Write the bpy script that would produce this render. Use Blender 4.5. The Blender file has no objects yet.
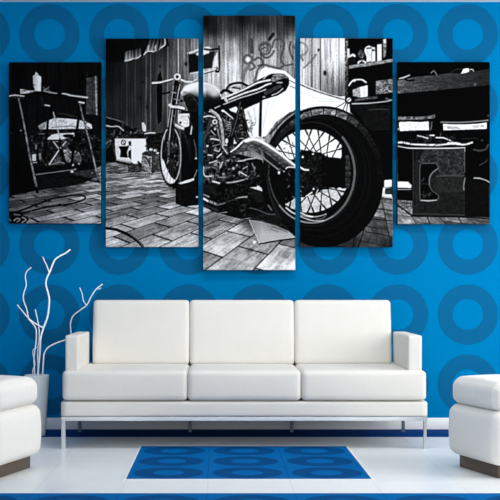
# ---------------------------------------------------------------- the picture printed on the five canvases
# A black and white photograph of a workshop, drawn into one grey buffer.
# Units: print units (1 unit = 1/152.7 m on the wall).
import numpy as np
K = 4
AX, AY, AW, AH = 4, 10, 492, 266
rng = np.random.default_rng(7)
YY, XX = np.mgrid[0:AH*K, 0:AW*K]
XX = AX + (XX + .5)/K; YY = AY + (YY + .5)/K
G = np.zeros(XX.shape, dtype=np.float64) + 6

def vnoise(sx, sy, seed, amp=1.0, X=None, Y=None):
    X = XX if X is None else X; Y = YY if Y is None else Y
    r = np.random.default_rng(seed); T = r.random((257, 257))
    x = (X/sx) % 256; y = (Y/sy) % 256
    i = x.astype(int); j = y.astype(int); fx = x-i; fy = y-j
    fx = fx*fx*(3-2*fx); fy = fy*fy*(3-2*fy)
    a = T[j, i]*(1-fx)+T[j, i+1]*fx; b = T[j+1, i]*(1-fx)+T[j+1, i+1]*fx
    return ((a*(1-fy)+b*fy)*2-1)*amp

def win(x0, y0, x1, y1, pad=2):
    a = max(0, int((x0-pad-AX)*K)); b = min(AW*K, int((x1+pad-AX)*K)+1)
    c = max(0, int((y0-pad-AY)*K)); d = min(AH*K, int((y1+pad-AY)*K)+1)
    if b <= a or d <= c: return None
    return slice(c, d), slice(a, b)

def smooth(pts, n=8):
    P = np.array(pts, float)
    if len(P) < 3: return P
    Q = np.vstack([2*P[0]-P[1], P, 2*P[-1]-P[-2]]); out = []
    for i in range(1, len(Q)-2):
        for t in np.arange(n)/n:
            out.append(.5*((2*Q[i])+(-Q[i-1]+Q[i+1])*t+(2*Q[i-1]-5*Q[i]+4*Q[i+1]-Q[i+2])*t*t+(-Q[i-1]+3*Q[i]-3*Q[i+1]+Q[i+2])*t**3))
    out.append(Q[-2]); return np.array(out)

def shade(g, X, Y):
    return g(X, Y) if callable(g) else g

def blend(s, al, g):
    v = shade(g, XX[s], YY[s]); G[s] = G[s]*(1-al)+v*al

def line(pts, w, g, sm=True, soft=.35, w2=None, op=1.0):
    if not callable(g) and g > 90 and w < 2.7: w *= .82; w2 = w2 and w2*.82
    P = smooth(pts) if sm else np.array(pts, float)
    s = win(P[:, 0].min(), P[:, 1].min(), P[:, 0].max(), P[:, 1].max(), w+2)
    if s is None: return
    X = XX[s]; Y = YY[s]; best = np.full(X.shape, -1e9); n = len(P)-1
    for k in range(n):
        (x0, y0), (x1, y1) = P[k], P[k+1]
        dx, dy = x1-x0, y1-y0; L = dx*dx+dy*dy+1e-9
        t = np.clip(((X-x0)*dx+(Y-y0)*dy)/L, 0, 1)
        d = np.hypot(X-x0-t*dx, Y-y0-t*dy)
        ww = w if w2 is None else w+(w2-w)*(k+t)/n
        best = np.maximum(best, ww/2-d)
    blend(s, np.clip(best/soft*.5+.5, 0, 1)*op, g)

def inside(pts, X, Y):
    P = np.array(pts, float); c = np.zeros(X.shape, bool); j = len(P)-1
    for i in range(len(P)):
        xi, yi = P[i]; xj, yj = P[j]
        if yi != yj:
            c ^= ((yi > Y) != (yj > Y)) & (X < (xj-xi)*(Y-yi)/(yj-yi)+xi)
        j = i
    return c

def poly(pts, g, sm=False, op=1.0):
    P = smooth(list(pts)+[pts[0]]) if sm else np.array(pts, float)
    s = win(P[:, 0].min(), P[:, 1].min(), P[:, 0].max(), P[:, 1].max())
    if s is None: return
    blend(s, inside(P, XX[s], YY[s]).astype(float)*op, g)

def ell(cx, cy, rx, ry, g, stroke=None, soft=.35, a0=None, a1=None, rot=0, op=1.0):
    m = max(rx, ry)+3; s = win(cx-m, cy-m, cx+m, cy+m)
    if s is None: return
    c, sn = np.cos(rot), np.sin(rot); X = XX[s]-cx; Y = YY[s]-cy
    U = (X*c+Y*sn)/rx; V = (-X*sn+Y*c)/ry; r = np.hypot(U, V)+1e-9
    d = (1-r)*r/np.hypot(U/rx, V/ry).clip(1e-9)
    al = np.clip(d/soft*.5+.5, 0, 1) if stroke is None else np.clip((stroke/2-abs(d))/soft*.5+.5, 0, 1)
    if a0 is not None:
        an = np.degrees(np.arctan2(V, U)) % 360
        al = al*(((an-a0) % 360) <= (a1-a0))
    blend(s, al*op, g)

def tone(ctrl, p=2.5):
    c = np.array(ctrl, float); N = 0; D = 0
    x = XX[::K*2, ::K*2]; y = YY[::K*2, ::K*2]
    for cx, cy, g in c:
        w = 1/((x-cx)**2+(y-cy)**2+20)**(p/2); N = N+w*g; D = D+w
    v = N/D
    v = np.repeat(np.repeat(v, K*2, 0), K*2, 1)[:AH*K, :AW*K]
    k = K*2                                                     # smooth the blocks
    for ax in (0, 1):
        cs = np.cumsum(np.concatenate([np.repeat(v.take([0], ax), k, ax), v, np.repeat(v.take([-1], ax), k, ax)], ax), ax)
        n = v.shape[ax]
        v = (cs.take(range(2*k, 2*k+n), ax)-cs.take(range(0, n), ax))/(2*k)
    return v

GR = vnoise(.7, .7, 1); GM = vnoise(2.2, 1.6, 2); GL = vnoise(7, 5, 3)

# ---- board wall
wall = tone([(20,70,7),(60,80,8),(95,70,8),(60,110,14),(104,60,14),(112,80,26),(125,90,40),(125,110,38),(140,70,46),(140,100,50),(150,90,66),
             (160,50,60),(172,60,108),(185,50,125),(196,45,140),(185,95,128),(195,70,165),(168,100,112),(172,80,112),(150,120,66),(130,42,14),(110,44,10),(155,42,40),
             (205,20,6),(240,19,10),(290,20,22),(212,30,18),(235,29,44),(262,24,34),(285,28,70),(215,42,120),(230,45,165),(245,36,105),(210,75,185),(232,65,195),(235,80,190),(250,75,170),
             (262,42,150),(270,60,170),(290,45,165),(292,65,150),(308,45,200),(308,70,190),(325,45,222),(330,60,205),(318,75,140),(330,80,100),(335,90,80),(340,45,215),(344,70,130),(344,90,75)])
bx = np.cumsum(np.random.default_rng(5).uniform(6, 10, 80)); 
plank = np.searchsorted(bx, XX[0]-4)
pv = np.random.default_rng(9).uniform(.86, 1.1, 90)[plank]
G[:] = wall*pv[None, :]
str1 = vnoise(.9, 26, 11); str2 = vnoise(2.4, 40, 12); str3 = vnoise(.5, 9, 13)
G *= np.interp(XX, [190, 206, 296, 302], [.84, 1.06, 1.06, 1.2])*(1+.17*str1+.15*str2+.14*str3+.06*GR)
for x, g, w in ((126.8, 1.55, 1), (135, 1.5, 1), (146, 1.6, 1.6), (150.6, 1.7, 1), (167.8, 1.6, 1.4), (178.4, 1.75, 1), (226, 1.25, 1.6), (339, .5, 1.0),
                (206, .8, .8), (217, .75, .8), (232, .85, .7), (242.6, .55, .8), (253, .8, .6), (263.6, .6, .7), (277, .75, .7), (288, .8, .7), (311.9, .35, .7), (320.3, .3, .8), (314, 1.2, 1), (305.5, .75, .7), (330, .85, .6), (335, 1.08, 2),
                (131, .7, .6), (141, .7, .7), (155, .6, .8), (164, .7, .7), (172, .7, .6), (186, .75, .6), (193, .8, .6), (120, .6, .6), (113, .6, .6)):
    m = np.clip((w/2-abs(XX-x))/.5+.5, 0, 1); G *= 1+(g-1)*m
knots = ((140, 98, 1.4), (147, 107, 1.2), (143, 82, .8), (186, 64, 1.3), (318.5, 50, .9), (325, 73, 1.6), (160, 66, .9))
for x, y, r in knots: ell(x, y, r, r*1.5, 25, soft=1)
G[:] = np.where(XX < 103, np.maximum(4, np.minimum(wall, 11)*(1+.6*vnoise(1.6, 30, 14))), G)

# ---- floor of bricks in perspective, two vanishing points on one horizon
h = np.maximum(YY-149, .5)
a = (XX-371)/h; b = (XX+110)/h
row = np.floor((a+.975)/.395); fa = (a+.975)/.395-row
bb = (b-3.07)/1.03+.5*(row % 2); cell = np.floor(bb); fb = bb-cell
rr = np.random.default_rng(4).random(4096)
cv = rr[((row*37+cell*101) % 4096).astype(int)]
ftone = tone([(12,198,70),(12,215,95),(40,196,90),(60,185,30),(80,180,85),(95,172,105),(60,215,150),(90,215,190),(90,195,130),(30,222,120),
              (112,170,90),(112,190,100),(125,200,125),(150,190,125),(150,178,160),(130,215,140),(110,215,120),(115,240,165),(140,230,165),(165,240,185),(190,240,185),(165,215,155),(190,215,170),(165,195,130),(172,186,60),
              (210,222,120),(215,235,150),(212,262,180),(235,255,150),(232,225,150),(250,215,20),(270,215,35),(240,262,175),(265,262,200),(285,245,150),(290,266,215),(262,250,165),(285,252,95),
              (305,243,45),(340,240,30),(352,244,35),(365,225,120),(372,215,110),(384,205,115),(386,225,90),(386,242,50),(372,238,60),(370,228,85),(400,212,120),(405,219,150),(425,219,120),(450,219,110),(480,220,95)])
gw = np.clip(120/h/90*.035, .02, .3)
ea = np.minimum(fa, 1-fa)*.395*h; eb = np.minimum(fb, 1-fb)*1.03*h*.33
edge = np.minimum(ea, eb)
far = np.clip((208-YY)/30, 0, 1)
fl = (1.13+.12*far)*ftone*(.70-.12*far+(.42+.3*far)*cv)*(.93+.14*np.clip(1-fb, 0, 1))
fl = fl*(1+.06*GM+.08*vnoise(5, 2.2, 21)+.05*GR+.16*vnoise(.022, .25, 22, 1, a, b)+.13*vnoise(.12, .3, 23, 1, a, b))
soot = np.clip(1-edge/4.5, 0, 1)**2*.28*np.clip((YY-190)/30, 0, 1); fl = fl*(1-soot*(.6+.6*vnoise(3, 2, 24)))
gro = np.clip((.95-edge)/.6, 0, 1)*np.clip((YY-170)/35, .3, 1)
gro = gro*np.interp(XX, [330, 352], [1, .35]); fl = fl*(1-.9*gro)+np.clip((edge-.8)/.8, 0, 1)*np.clip(1.8-edge, 0, 1)*10
fy = np.interp(XX[0], [9, 60, 101, 106, 116, 130, 142, 152, 161, 175, 203, 213, 221, 231, 241, 300, 380, 384, 398, 412, 490],
                      [194, 184, 165, 164, 162, 164, 171, 173, 172, 178, 207, 212, 216.5, 216, 219, 219, 196, 192, 200, 214, 217.5])
fm = np.clip((YY-fy[None, :])*1.2+.5, 0, 1)
dark = np.where(XX < 103, 8+4*GM, np.where(XX > 347, 5, G))
G[:] = np.where(YY > fy[None, :]-14, np.where(XX < 103, 8+5*GM, np.where((XX > 347), 5, G)), G)
G[:] = G*(1-fm)+fl*fm

def n(g, a=.18, k=0):                      # grey with grain
    N = (GM, GR, GL)[k]
    def f(X, Y):
        s0 = int(round((Y[0, 0]-AY)*K-.5)); s1 = int(round((X[0, 0]-AX)*K-.5))
        return g*(1+a*(N[s0:s0+X.shape[0], s1:s1+X.shape[1]]+.6*GR[s0:s0+X.shape[0], s1:s1+X.shape[1]]))
    return f
def gy(y0, g0, y1, g1): return lambda X, Y: g0+(g1-g0)*np.clip((Y-y0)/(y1-y0), 0, 1)
def gx(x0, g0, x1, g1): return lambda X, Y: g0+(g1-g0)*np.clip((X-x0)/(x1-x0), 0, 1)
def rpath(x0, y0, x1, y1, cnt, seed, lo=60, hi=220, w=(.6, 1.6), ln=(2, 6)):
    r = np.random.default_rng(seed)
    for _ in range(cnt):
        x = r.uniform(x0, x1); y = r.uniform(y0, y1); t = r.uniform(0, 6.28); L = r.uniform(*ln)
        q = t+r.uniform(-.6, .6)
        p = [(x, y), (x+L/2*np.cos(t), y+L/2*np.sin(t)*.8), (x+L/2*(np.cos(t)+np.cos(q)), y+L/2*(np.sin(t)+np.sin(q))*.8)]
        line(p, r.uniform(*w)*.72, r.uniform(lo, hi)*r.uniform(.35, 1), soft=.5, w2=.3)

def clutter(pts, seed, sc=1.8, lo=7, hi=170, cut=.80, op=1.0):
    P = np.array(pts, float); s = win(P[:, 0].min(), P[:, 1].min(), P[:, 0].max(), P[:, 1].max())
    X = XX[s]; Y = YY[s]; m = inside(P, X, Y)
    wX = X+vnoise(3, 3, seed+1, 1.2, X, Y); wY = Y+vnoise(3, 3, seed+2, 1.2, X, Y)
    r1 = 1-abs(vnoise(sc, sc*1.3, seed+3, 1, wX, wY)); r2 = 1-abs(vnoise(sc*1.7, sc, seed+4, 1, wX+40, wY))
    amp = np.clip(.5+.75*vnoise(2.6, 2.2, seed+5, 1, X, Y)+.35*vnoise(7, 6, seed+6, 1, X, Y), 0, 1)
    v = lo+hi*np.clip((np.maximum(r1, r2*.96)-cut)/(1-cut), 0, 1)**1.3*amp+hi*.16*np.clip(vnoise(1.5, 1.5, seed+7, 1, X, Y), 0, 1)
    G[s] = np.where(m, G[s]*(1-op)+op*v, G[s])

# ================= first panel
poly([(9,160),(60,150),(101,150),(101,166),(60,186),(9,196)], n(9, .6))
poly([(36,176),(62,172),(96,168),(98,176),(84,183),(60,187),(40,190)], n(17, .5))
poly([(70,172),(97,169),(100,179),(92,178),(76,175)], n(60, .3), op=.8)
line([(74,160.5),(88,161),(101,161)], 1, 50); line([(91,139),(98,138)], .9, 60)
poly([(86.5,78),(94,77),(97.6,76.6),(98.2,115),(86,114)], n(66, .25)); line([(95.6,77),(96.6,115)], 1.5, n(135)); line([(92,80),(92.6,114)], .8, 40)
line([(87,76),(87.5,72)], .6, 60)
line([(59,113),(70,115),(80,118),(90,116),(98,117)], 3.2, 14); line([(58,113.2),(66,114.4),(78,117.4)], .8, 60)
poly([(37.8,126),(42,123.4),(46.8,121.4),(52.8,118.6),(57,118),(68,118.6),(76.4,119.6),(86,121.4),(91.4,124.4),(92.3,128.6),(76,128.8),(50,129),(40,129.4)], n(200, .16))
poly([(38,126),(42,123.6),(46,122),(45,128.5),(40,129.2)], n(130, .25)); line([(66,124),(75,121),(80,120.5)], 1, 245); line([(52,127.5),(70,126),(76,127.5)], 1.2, 120)
rpath(84, 120, 92, 128, 7, 31, 10, 60)
clutter([(28,131),(60,130),(92,131),(100,140),(100,158),(84,164),(50,166),(34,166)], 340, 2.0, 6, 95)
poly([(46,139.6),(49,137),(51.6,134.8),(57.6,133.4),(74,132.8),(74.8,136.4),(62,139.4)], n(215, .12))
poly([(62.6,135),(67,134),(74,134.6),(73.6,137),(66,138),(63,136.6)], 12)
line([(39,134),(42,133.6),(44,134.2)], 1, 120); ell(32,136.5,1.4,1,60); ell(32,140,1,1.4,70)
rpath(30, 134, 46, 165, 16, 32, 20, 80)
rpath(48, 142, 84, 165, 34, 33, 20, 120)
ell(67.6,155,4.6,8,n(120, .5), rot=-.35); ell(77,157,3.8,7,n(95, .5), rot=-.4); ell(56,160,5,5,n(70, .6))
poly([(62,140),(70,141),(66,150),(60,148)], n(60, .6))
line([(53.2,141.6),(59.4,149.4),(66,141.6)], 1.2, 205, sm=False); line([(49.2,164.6),(59.6,149)], 1.5, 215); line([(53,141.8),(58,141.4)], .8, 150)
line([(59.6,149),(66,165)], 1.8, 8); line([(50,164.6),(60,162.5),(66,164)], 1.3, 130)
ell(36,147,1,3,110); poly([(32,154.6),(36,153.8),(36,161),(32.4,161)], 195); poly([(38.6,153.4),(40.8,153),(41.4,159),(39.6,160)], 115); line([(33,162.8),(36.4,162.4)], 1.3, 160)
poly([(9,146),(24,146),(30,170),(33,190),(9,195)], n(7, .4))
for p in ((21,130.5,.8,150),(11,133,.8,50),(72.6,165,1.4,200),(79,163.8,1.2,130),(72,171.5,1.6,190),(75,169.5,1,150),(92,173,1,120),(99.4,147.5,.5,90)): ell(p[0],p[1],p[2],p[2]*.8,p[3])
line([(48,120),(46.2,140),(44.2,159)], 2.4, 7); line([(79,116),(75,141),(71,165)], 2.6, 7)
line([(53.4,112.4),(56,123),(58.8,134),(60,139)], 1.5, 165); line([(60,139),(66,166)], 1.5, 12)
poly([(36,91.5),(44,90.4),(50,92.4),(62,94),(87,98),(86,100.4),(60,97),(36,94)], 8)
poly([(20,89.2),(24,89.6),(30,90.6),(36,90.4),(33,92),(27,93.2),(20.6,93.8)], n(165, .2)); line([(22,91),(25,90.6)], 1, 60)
line([(9,96),(15,95.2),(24,96.2)], 1.3, n(190, .15)); line([(10,97.6),(23,98)], .8, 60)
line([(43.5,90.8),(50,92.4),(57,93.4)], 1.1, 175); line([(62.5,93.6),(68,94.4)], 1.5, 225); line([(69,95),(72,95.6),(87.4,97.6)], 1.7, 215, soft=.5)
line([(43.5,87),(46,90.5),(49,86.6)], .9, 120); line([(44,90.4),(47,88)], .9, 150); line([(48,89),(50,91.5)], .8, 120)
poly([(32.8,76),(35,74.6),(35.4,72.6),(36.4,72),(37.4,73.4),(38.4,75),(41.2,77),(41,91.2),(34.6,91),(34.8,88.6),(33.6,86),(33.4,84.4)], gx(33, 165, 39, 235)); line([(35,74.6),(38,75.2)], .6, 130); line([(33.4,84.4),(35,85.4)], .8, 90)
line([(42,97),(42.4,106)], .8, 45); line([(45,105),(49.6,105.8)], 1.4, 190); line([(79,102),(84,103)], 1.9, 205)
line([(18.6,98.5),(21.6,112),(25.2,130.4),(29.4,154.4),(32.4,168),(37,189)], 1.4, n(112, .3), w2=2.2); line([(36.4,188),(37.4,192)], 3, 6)
line([(80,104),(84,122),(89.6,142),(95.6,168),(98.6,181)], 1.3, n(112, .3), w2=1.8)
line([(97.4,180),(99.8,182.6)], 1.4, 8)
line([(36,174.6),(56,172),(76,169.2)], 1.2, 120); line([(72,176.4),(84,179),(98,182)], 1.5, 8)
hz = [(9,212.6),(18,211.4),(30,207),(42,202.4),(51.6,198.8),(62,197),(71.6,195.3),(81,195.3),(85.4,197.4),(82.4,200.2),(74,203),(62,205.4),(48,206.8),(36,209.6),(24,212.6),(14,214)]
line(hz, 1.7, 6)
poly([(9,211),(14,211.5),(20,214),(28,217),(29,219.5),(26,223.4),(9,223.4)], n(12, .5))
line([(14,220.5),(17,218.4),(20,219.2),(17,222)], 1.1, 150); line([(22.4,217.4),(26,219.6),(22,222.6)], 1.1, 160); line([(9.6,219),(10.6,221)], 1.2, 130); line([(14,214.4),(20,215)], .9, 130)

# ================= second panel
poly([(105,38),(168,38),(169,46),(160,50),(143,56),(125,62),(105,62)], gx(105, 5, 170, 12), op=.85)
poly([(124.8,61.4),(130,60.6),(135,58.6),(138,58.4),(141,56),(141.6,47.5),(134,50),(128,50.5),(124.6,53)], lambda X, Y: 30+np.clip(Y-47, 0, 20)*9+25*np.sin(X*1.9))
line([(125,61),(130,60),(133,58.6),(137,58.2),(140.6,55.6)], 1.4, 215, op=.85); line([(134,58),(133.5,50)], 1.2, 12, op=.7)
poly([(143.8,55),(148,51.6),(154,52),(158.5,50.6),(162,48.4),(166,44.6),(165,38.6),(150,39),(147,46)], lambda X, Y: 20+(Y-38)*9+25*np.sin(X*1.7+Y*.4))
line([(144,54.6),(148,51.4),(153.6,51.8)], 1.3, 235); line([(148,51),(148.6,46)], 1.4, 190); line([(161,47.6),(165,44.4),(164.8,39)], 1.5, 215); line([(155,48),(155.6,46)], 1.6, 170); line([(158,49.6),(160,42)], 1.6, 10)
poly([(158,75),(160.6,70.6),(162.4,80),(162.6,105),(161.6,121),(158,124.6),(156.8,110),(156.6,90)], n(7, .4))
# box on the wall
poly([(188.8,54.8),(198.4,52.6),(198.4,71.4),(189.4,73.4)], n(16, .3)); line([(188,53.2),(193,51.8),(198.4,49.4)], 2, 235); line([(189,73.6),(198.4,72)], 1.4, 205); line([(188.4,53),(189.2,74)], .9, 60)
ell(197.6,54,1.5,1.3,235)
poly([(203.2,55.4),(210,51.6),(215,51),(213,60),(212,68),(203.2,69)], n(36, .2)); poly([(203.2,47.4),(208,46.4),(212,48),(209,51),(209.6,53),(203.2,55)], 238); line([(204.5,49),(210,49.8),(217.6,48.8)], 1.9, 22)
poly([(213,67.6),(214.5,57),(217.4,51.6),(217.8,66)], n(238, .05)); line([(219,46),(219.4,58),(219,70.4),(216,71.6)], 1.9, 18); line([(203.2,72.4),(210,70.4),(217,68.2)], 1.5, 215); line([(203.2,74),(217,70.2)], .8, 40); ell(217,68.4,1,1,20)
# tank
tank = [(180.6,93),(183.6,88),(189,84.4),(197,82.2),(205,82.4),(213,84.8),(219,89.4),(222,96),(220.4,103),(214,109.6),(205,113.6),(196,115),(189,110),(184,101)]
def tankg(X, Y):
    d = (Y-83-.0035*(X-204)**2)/30
    d = d+.06*np.sin((X-182)/5.0)*(X < 200)+.05*(X > 206)
    v = np.interp(d, [0, .12, .27, .4, .52, .65, 1], [248, 250, 195, 115, 45, 12, 6])
    return v*(1-.0*X)
poly(tank, tankg, sm=True)
poly([(183,96),(190,93),(199,98),(199,116),(188,112)], n(22, .5), op=.75); ell(190,87.4,6.5,3.2,244,soft=1.6,rot=-.25); ell(214.5,92,4.6,4.6,205,soft=2.4,op=.75); ell(205,86,7,2.6,175,soft=2,op=.6); line([(184,92),(192,96),(198,104)], 1.2, n(90, .3), op=.6)
line([(213,86),(218.6,91),(221.6,97)], 1.6, 225, op=.7)
# dark mass behind the front wheel
poly([(181,110),(199,112),(199,200),(182,183),(180,140)], n(9, .5))
poly([(178,113.8),(189.6,113.4),(189.2,126),(184,127.6),(178,123)], n(215, .12)); ell(180.4,122.6,1.2,1.3,20); line([(181,117),(187,116)], .7, 150)
line([(174,124),(178,126.5),(183,128.5)], 2.8, n(205, .25))
poly([(146,134),(172,132),(172,150),(150,150)], n(11, .6)); clutter([(146,134),(162,133),(161,152),(148,152)], 380, 1.8, 7, 80)
# cabinet
poly([(108,126),(120,124),(150,132),(150,142),(114,142),(106,150),(106,162),(116,162)], n(9, .7)); clutter([(106,126),(120,124),(150,131),(150,139),(106,139)], 360, 1.7, 7, 150)
poly([(106,116),(122,120),(126,128),(106,130)], n(12, .6))
line([(106,117.2),(114,119.2),(123.6,122.4)], 1, 120); line([(106,125.6),(112,126.6),(118,126.4),(123.4,130.4)], 1.3, 195); line([(106,144),(108,141.6),(111.4,140.6)], .9, 130); poly([(121.6,121),(123.4,120),(124,130),(122,129)], n(60,.3))
poly([(114.8,138.6),(145.6,138.4),(146,151),(148.6,151.4),(148,154),(142,156),(141.4,163.6),(134,163.8),(129.6,161.6),(117,161),(115.4,152)], n(212, .07))
poly([(131.6,138.6),(145.6,138.4),(146.2,152),(142,155),(141.4,163.6),(134,163.8),(131.4,161)], 238)
poly([(118.2,146.2),(129.4,145.8),(127,152),(127.8,158),(119.8,157.2),(120.6,151)], 6); poly([(128.4,151),(131.2,149.6),(131.4,160),(128.2,157)], 10); poly([(128.2,141.4),(131.2,141),(131.2,146),(128.8,145.4)], 10)
ell(123.4,142.4,2,2.4,50, stroke=.9); line([(122,140),(125,145)], .7, 70); line([(117,159.8),(123,161),(130,162.6)], 1.6, 150); line([(117,162),(124,163.4),(134,166.4)], 1.9, 8); ell(118,161.8,1,1.4,12)
poly([(141.6,123),(143.6,122.4),(145.8,125),(146,131.4),(142.6,131)], n(195, .1)); line([(145,133.6),(150,132.8),(155,133)], 1.3, 225)
poly([(127.6,166.4),(133,165),(140,166.4),(140.8,170),(134,171.4),(128.4,170.6)], n(62, .4)); line([(128,170.8),(135,172),(141,171)], 1, 12); poly([(137,161.6),(139,161),(141.8,164.6),(141.8,168),(139.6,167)], 14)
# crate
poly([(142.2,153),(146,151),(153,152.4),(160,152),(160,156),(152.6,157)], n(40, .7))
poly([(142.3,153.6),(152.6,156),(152,173.2),(141.8,168.4)], n(125, .35)); poly([(152.6,156),(160,155),(160.4,171.6),(152,173.4)], n(72, .4))
line([(142.4,153.8),(152.6,156.2),(152.2,173)], 1, 20, sm=False); line([(144,157),(148,160),(150,166)], 1.4, 45); line([(143,162),(149,170)], .8, 210, op=.7)
for p in ((151,149.6,1.8,200),(155.4,150.4,2,190),(157.6,153,1.3,210),(147,150.6,1.2,120),(146,146,1,30)): ell(p[0],p[1],p[2],p[2]*.7,n(p[3], .3))
# front wheel
poly([(172,130),(183,133),(192,146),(197,160),(196,172),(193,180),(180,183),(172,186)], n(7, .3), sm=True)
ell(171.4,156,12.2,31,6); ell(171,155.4,9.8,28,n(175,.1), stroke=1.1); ell(171,155.4,9,27,n(13, .8))
poly([(161.6,158),(163.8,161),(166,167),(169,173.4),(172,178),(175,180),(173.6,182.6),(170,183),(166.4,179.4),(163,171.6),(161.4,164)], n(228, .06), sm=True)
s_rng = np.random.default_rng(17)
for k in range(22):
    t = s_rng.uniform(0, 6.28); q = s_rng.uniform(.3, .9)
    x = 171.5+7*q*np.cos(t); y = 155+23*q*np.sin(t)
    line([(x, y), (x+s_rng.uniform(-2, 2), y+s_rng.uniform(-4, 4))], s_rng.uniform(.6, 1.4), s_rng.uniform(60, 200))
for t in np.arange(0, 6.28, .42): line([(171.5, 156), (171+9*np.cos(t), 155.4+27*np.sin(t))], .5, 90, op=.7)
ell(172,156,2.2,3.5,12); ell(180,157,.8,25,n(150, .2), stroke=.7, op=.6)
line([(164,140),(165.6,132),(168,129),(171,131)], 1, 160)
line([(171,128.4),(177,129),(183,133),(187,141),(189,152)], 2.6, n(52, .5), w2=1, soft=1, op=.8); line([(172,126.6),(178,127),(184,130.4)], 1.2, 150, op=.7); line([(189,138),(190.4,148),(190,160)], .8, 60, op=.5)
# fork and bar
line([(176.4,82),(173.6,104),(169.4,128)], 4.6, 10); line([(179.6,84),(176.8,104),(172,130)], 3.6, 14)
line([(173.4,86),(171.6,100),(167.8,127)], 1, 165); line([(180,84),(178,94),(176.4,104)], 1, 205); line([(176.6,86),(175,100)], .6, 90); line([(172.6,110),(170.6,126),(169,140)], 1.2, 170); line([(176,110),(174,124)], .8, 130); line([(169,141),(168.6,152)], 1.6, 90)
line([(163,93.6),(168,92.6),(172,91.4)], 2, 12)
line([(169.6,105),(172,106.6),(178,107),(183.4,108.4)], 2.7, n(225, .1)); ell(170.4,105.2,1.5,1.8,200); ell(181.6,101,1.8,1.4,12); line([(176,109),(183,110)], 1, 12)
line([(152.6,83),(160,82.4),(167,80.6),(173,79)], 2.2, 232, w2=1.7); line([(153,84.6),(163,83.6),(172,80.8)], .7, 40); line([(181,79.6),(186,81.6),(192,81.8)], 2.2, 225); line([(192,82),(197,79)], 1.2, 215)
line([(171,92),(176,93)], 1.2, 150); line([(174,99),(179,100)], 1, 140); line([(171,115),(175,116)], 1.1, 110); ell(177.4,76.8,3.5,3.5,n(228, .08)); ell(177.2,76.8,1.5,1.6,12); ell(177.4,76.8,3.9,3.9,60, stroke=.5, op=.6)
# stand block
poly([(175.6,184.6),(181,183),(194,179.6),(199,181),(199,205),(184,206.8),(175.4,203.6)], n(11, .6)); poly([(178,183.2),(186,180.4),(193.4,178),(194.6,180),(188,182.6),(181,184.2)], n(215, .1))
line([(180,192),(181,204)], 1, 30); rpath(177, 186, 197, 203, 8, 43, 18, 40)
line([(194,140),(196,150),(196,158)], .9, 90); line([(197,170),(194,178)], 1, 130); ell(196,158.4,1,.8,220); ell(197,197,1.2,1,170); line([(192,126),(190.8,134)], 1.6, 200); line([(188,116),(194,130)], .8, 60)
line([(105,228),(110,228.6),(116.6,229.8),(126.2,233.8),(134.6,238.8),(140.6,244.2),(143,247.5)], 2.8, 8); line([(131,234.6),(136,238.4),(141,243.6),(142.6,247)], .9, 110)

# ================= third panel
gcol = 66
def gr(p, w, g=gcol, op=.8): line(p, w, g, soft=.8, op=min(1, op*1.12))
gr([(251,40),(251.8,52)], 3.8, 72); line([(250.2,40),(250.8,50)], .7, 120, op=.6); ell(248,59.4,4.3,4.4,85, stroke=2.4, soft=.8, op=.85); ell(248,59.4,2,2.2,240, soft=.7)
ell(265,48.4,5.6,5.8,82, stroke=2.2, soft=.9, op=.85); gr([(261.5,45.5),(265,44),(268,45.6)], 1.3); gr([(262,49),(265,47.4),(268,49),(266,51.4)], 1.1); gr([(260.6,54.4),(266,57.8),(271,55.6),(274,51)], 1.8)
gr([(269.4,39.4),(273,34.2)], 3, 34, .95); gr([(279.8,32),(279.6,36)], 1.2, 60)
gr([(272.4,47),(274,41),(279,38.6),(283.4,41.6),(284,47),(281.4,54.6),(281,60.4),(283.6,65),(279,68.2),(271.4,66.4),(263,65),(258.4,69),(256.6,74),(254.6,81)], 1.9, 78)
gr([(275.6,48),(276.4,43),(279,41.6),(281,44),(280,50),(278.6,57)], .9, 110); gr([(254.6,60),(258,57.6),(262,60),(262.6,64),(258,66)], 1.7); gr([(252,63),(255,67),(250,70)], 1.6); gr([(249,66),(245,71),(242.6,78)], 4, 112, .75)
gr([(285,65.6),(289,65),(293,64)], 1.5, 70); gr([(291,42),(289.6,47),(290.4,53),(293,59)], 1.8); ell(300,49,7.5,6.5,110, stroke=1.9, soft=.8, op=.75); gr([(293,46),(296,50)], 1.3)
gr([(316,54.6),(311,61),(304,67.8)], 2, 105, .8); gr([(301,57),(303,60)], 2.4, 115); ell(236,65.6,3.2,3,225, soft=2.2, op=.6); gr([(281.6,46),(280.5,47)], 1)
# cloth
cl = [(238,110),(247,104),(256,92),(256.4,84),(258,76),(261,69.6),(265,67),(270,68),(278,69.6),(285,70.6),(289,74.4),(296,80),(301,82.6),(310,87),(322,91.4),(332,95),(341,96.6),(347,95.6),(351,101),(350.6,110),(349,116),(340,114),(310,108),(290,112),(276,122),(266,136),(254,139),(247,130),(242,120)]
poly(cl, lambda X, Y: np.interp(X, [240, 262, 300, 350], [226, 243, 246, 240]))
gr([(268,104),(265,118),(262,132)], 1.6, 205, .6); gr([(274,100),(270,112)], 1.2, 215, .6); gr([(248,112),(252,124),(251,134)], 2, 150, .6); gr([(254,108),(256,122)], 1.4, 185, .6)
rpath(243, 110, 256, 136, 16, 51, 60, 170, (.6, 1.3), (2, 5)); gr([(290,86),(296,88.6)], 1.1, 110); line([(289,80),(292,81.6),(295.4,83.4)], .8, 90)
line([(300,84.4),(312,89.6),(326,94.4),(344,99.6)], 1.1, 35); gr([(300,92),(318,98),(340,100)], .9, 200); line([(345,102.6),(339,106),(334,108.6)], .8, 60); line([(346,103.4),(343,110)], .9, 60); line([(347.6,104),(346.4,112)], .9, 70); gr([(318,101),(340,101.6)], .8, 190)
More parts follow.
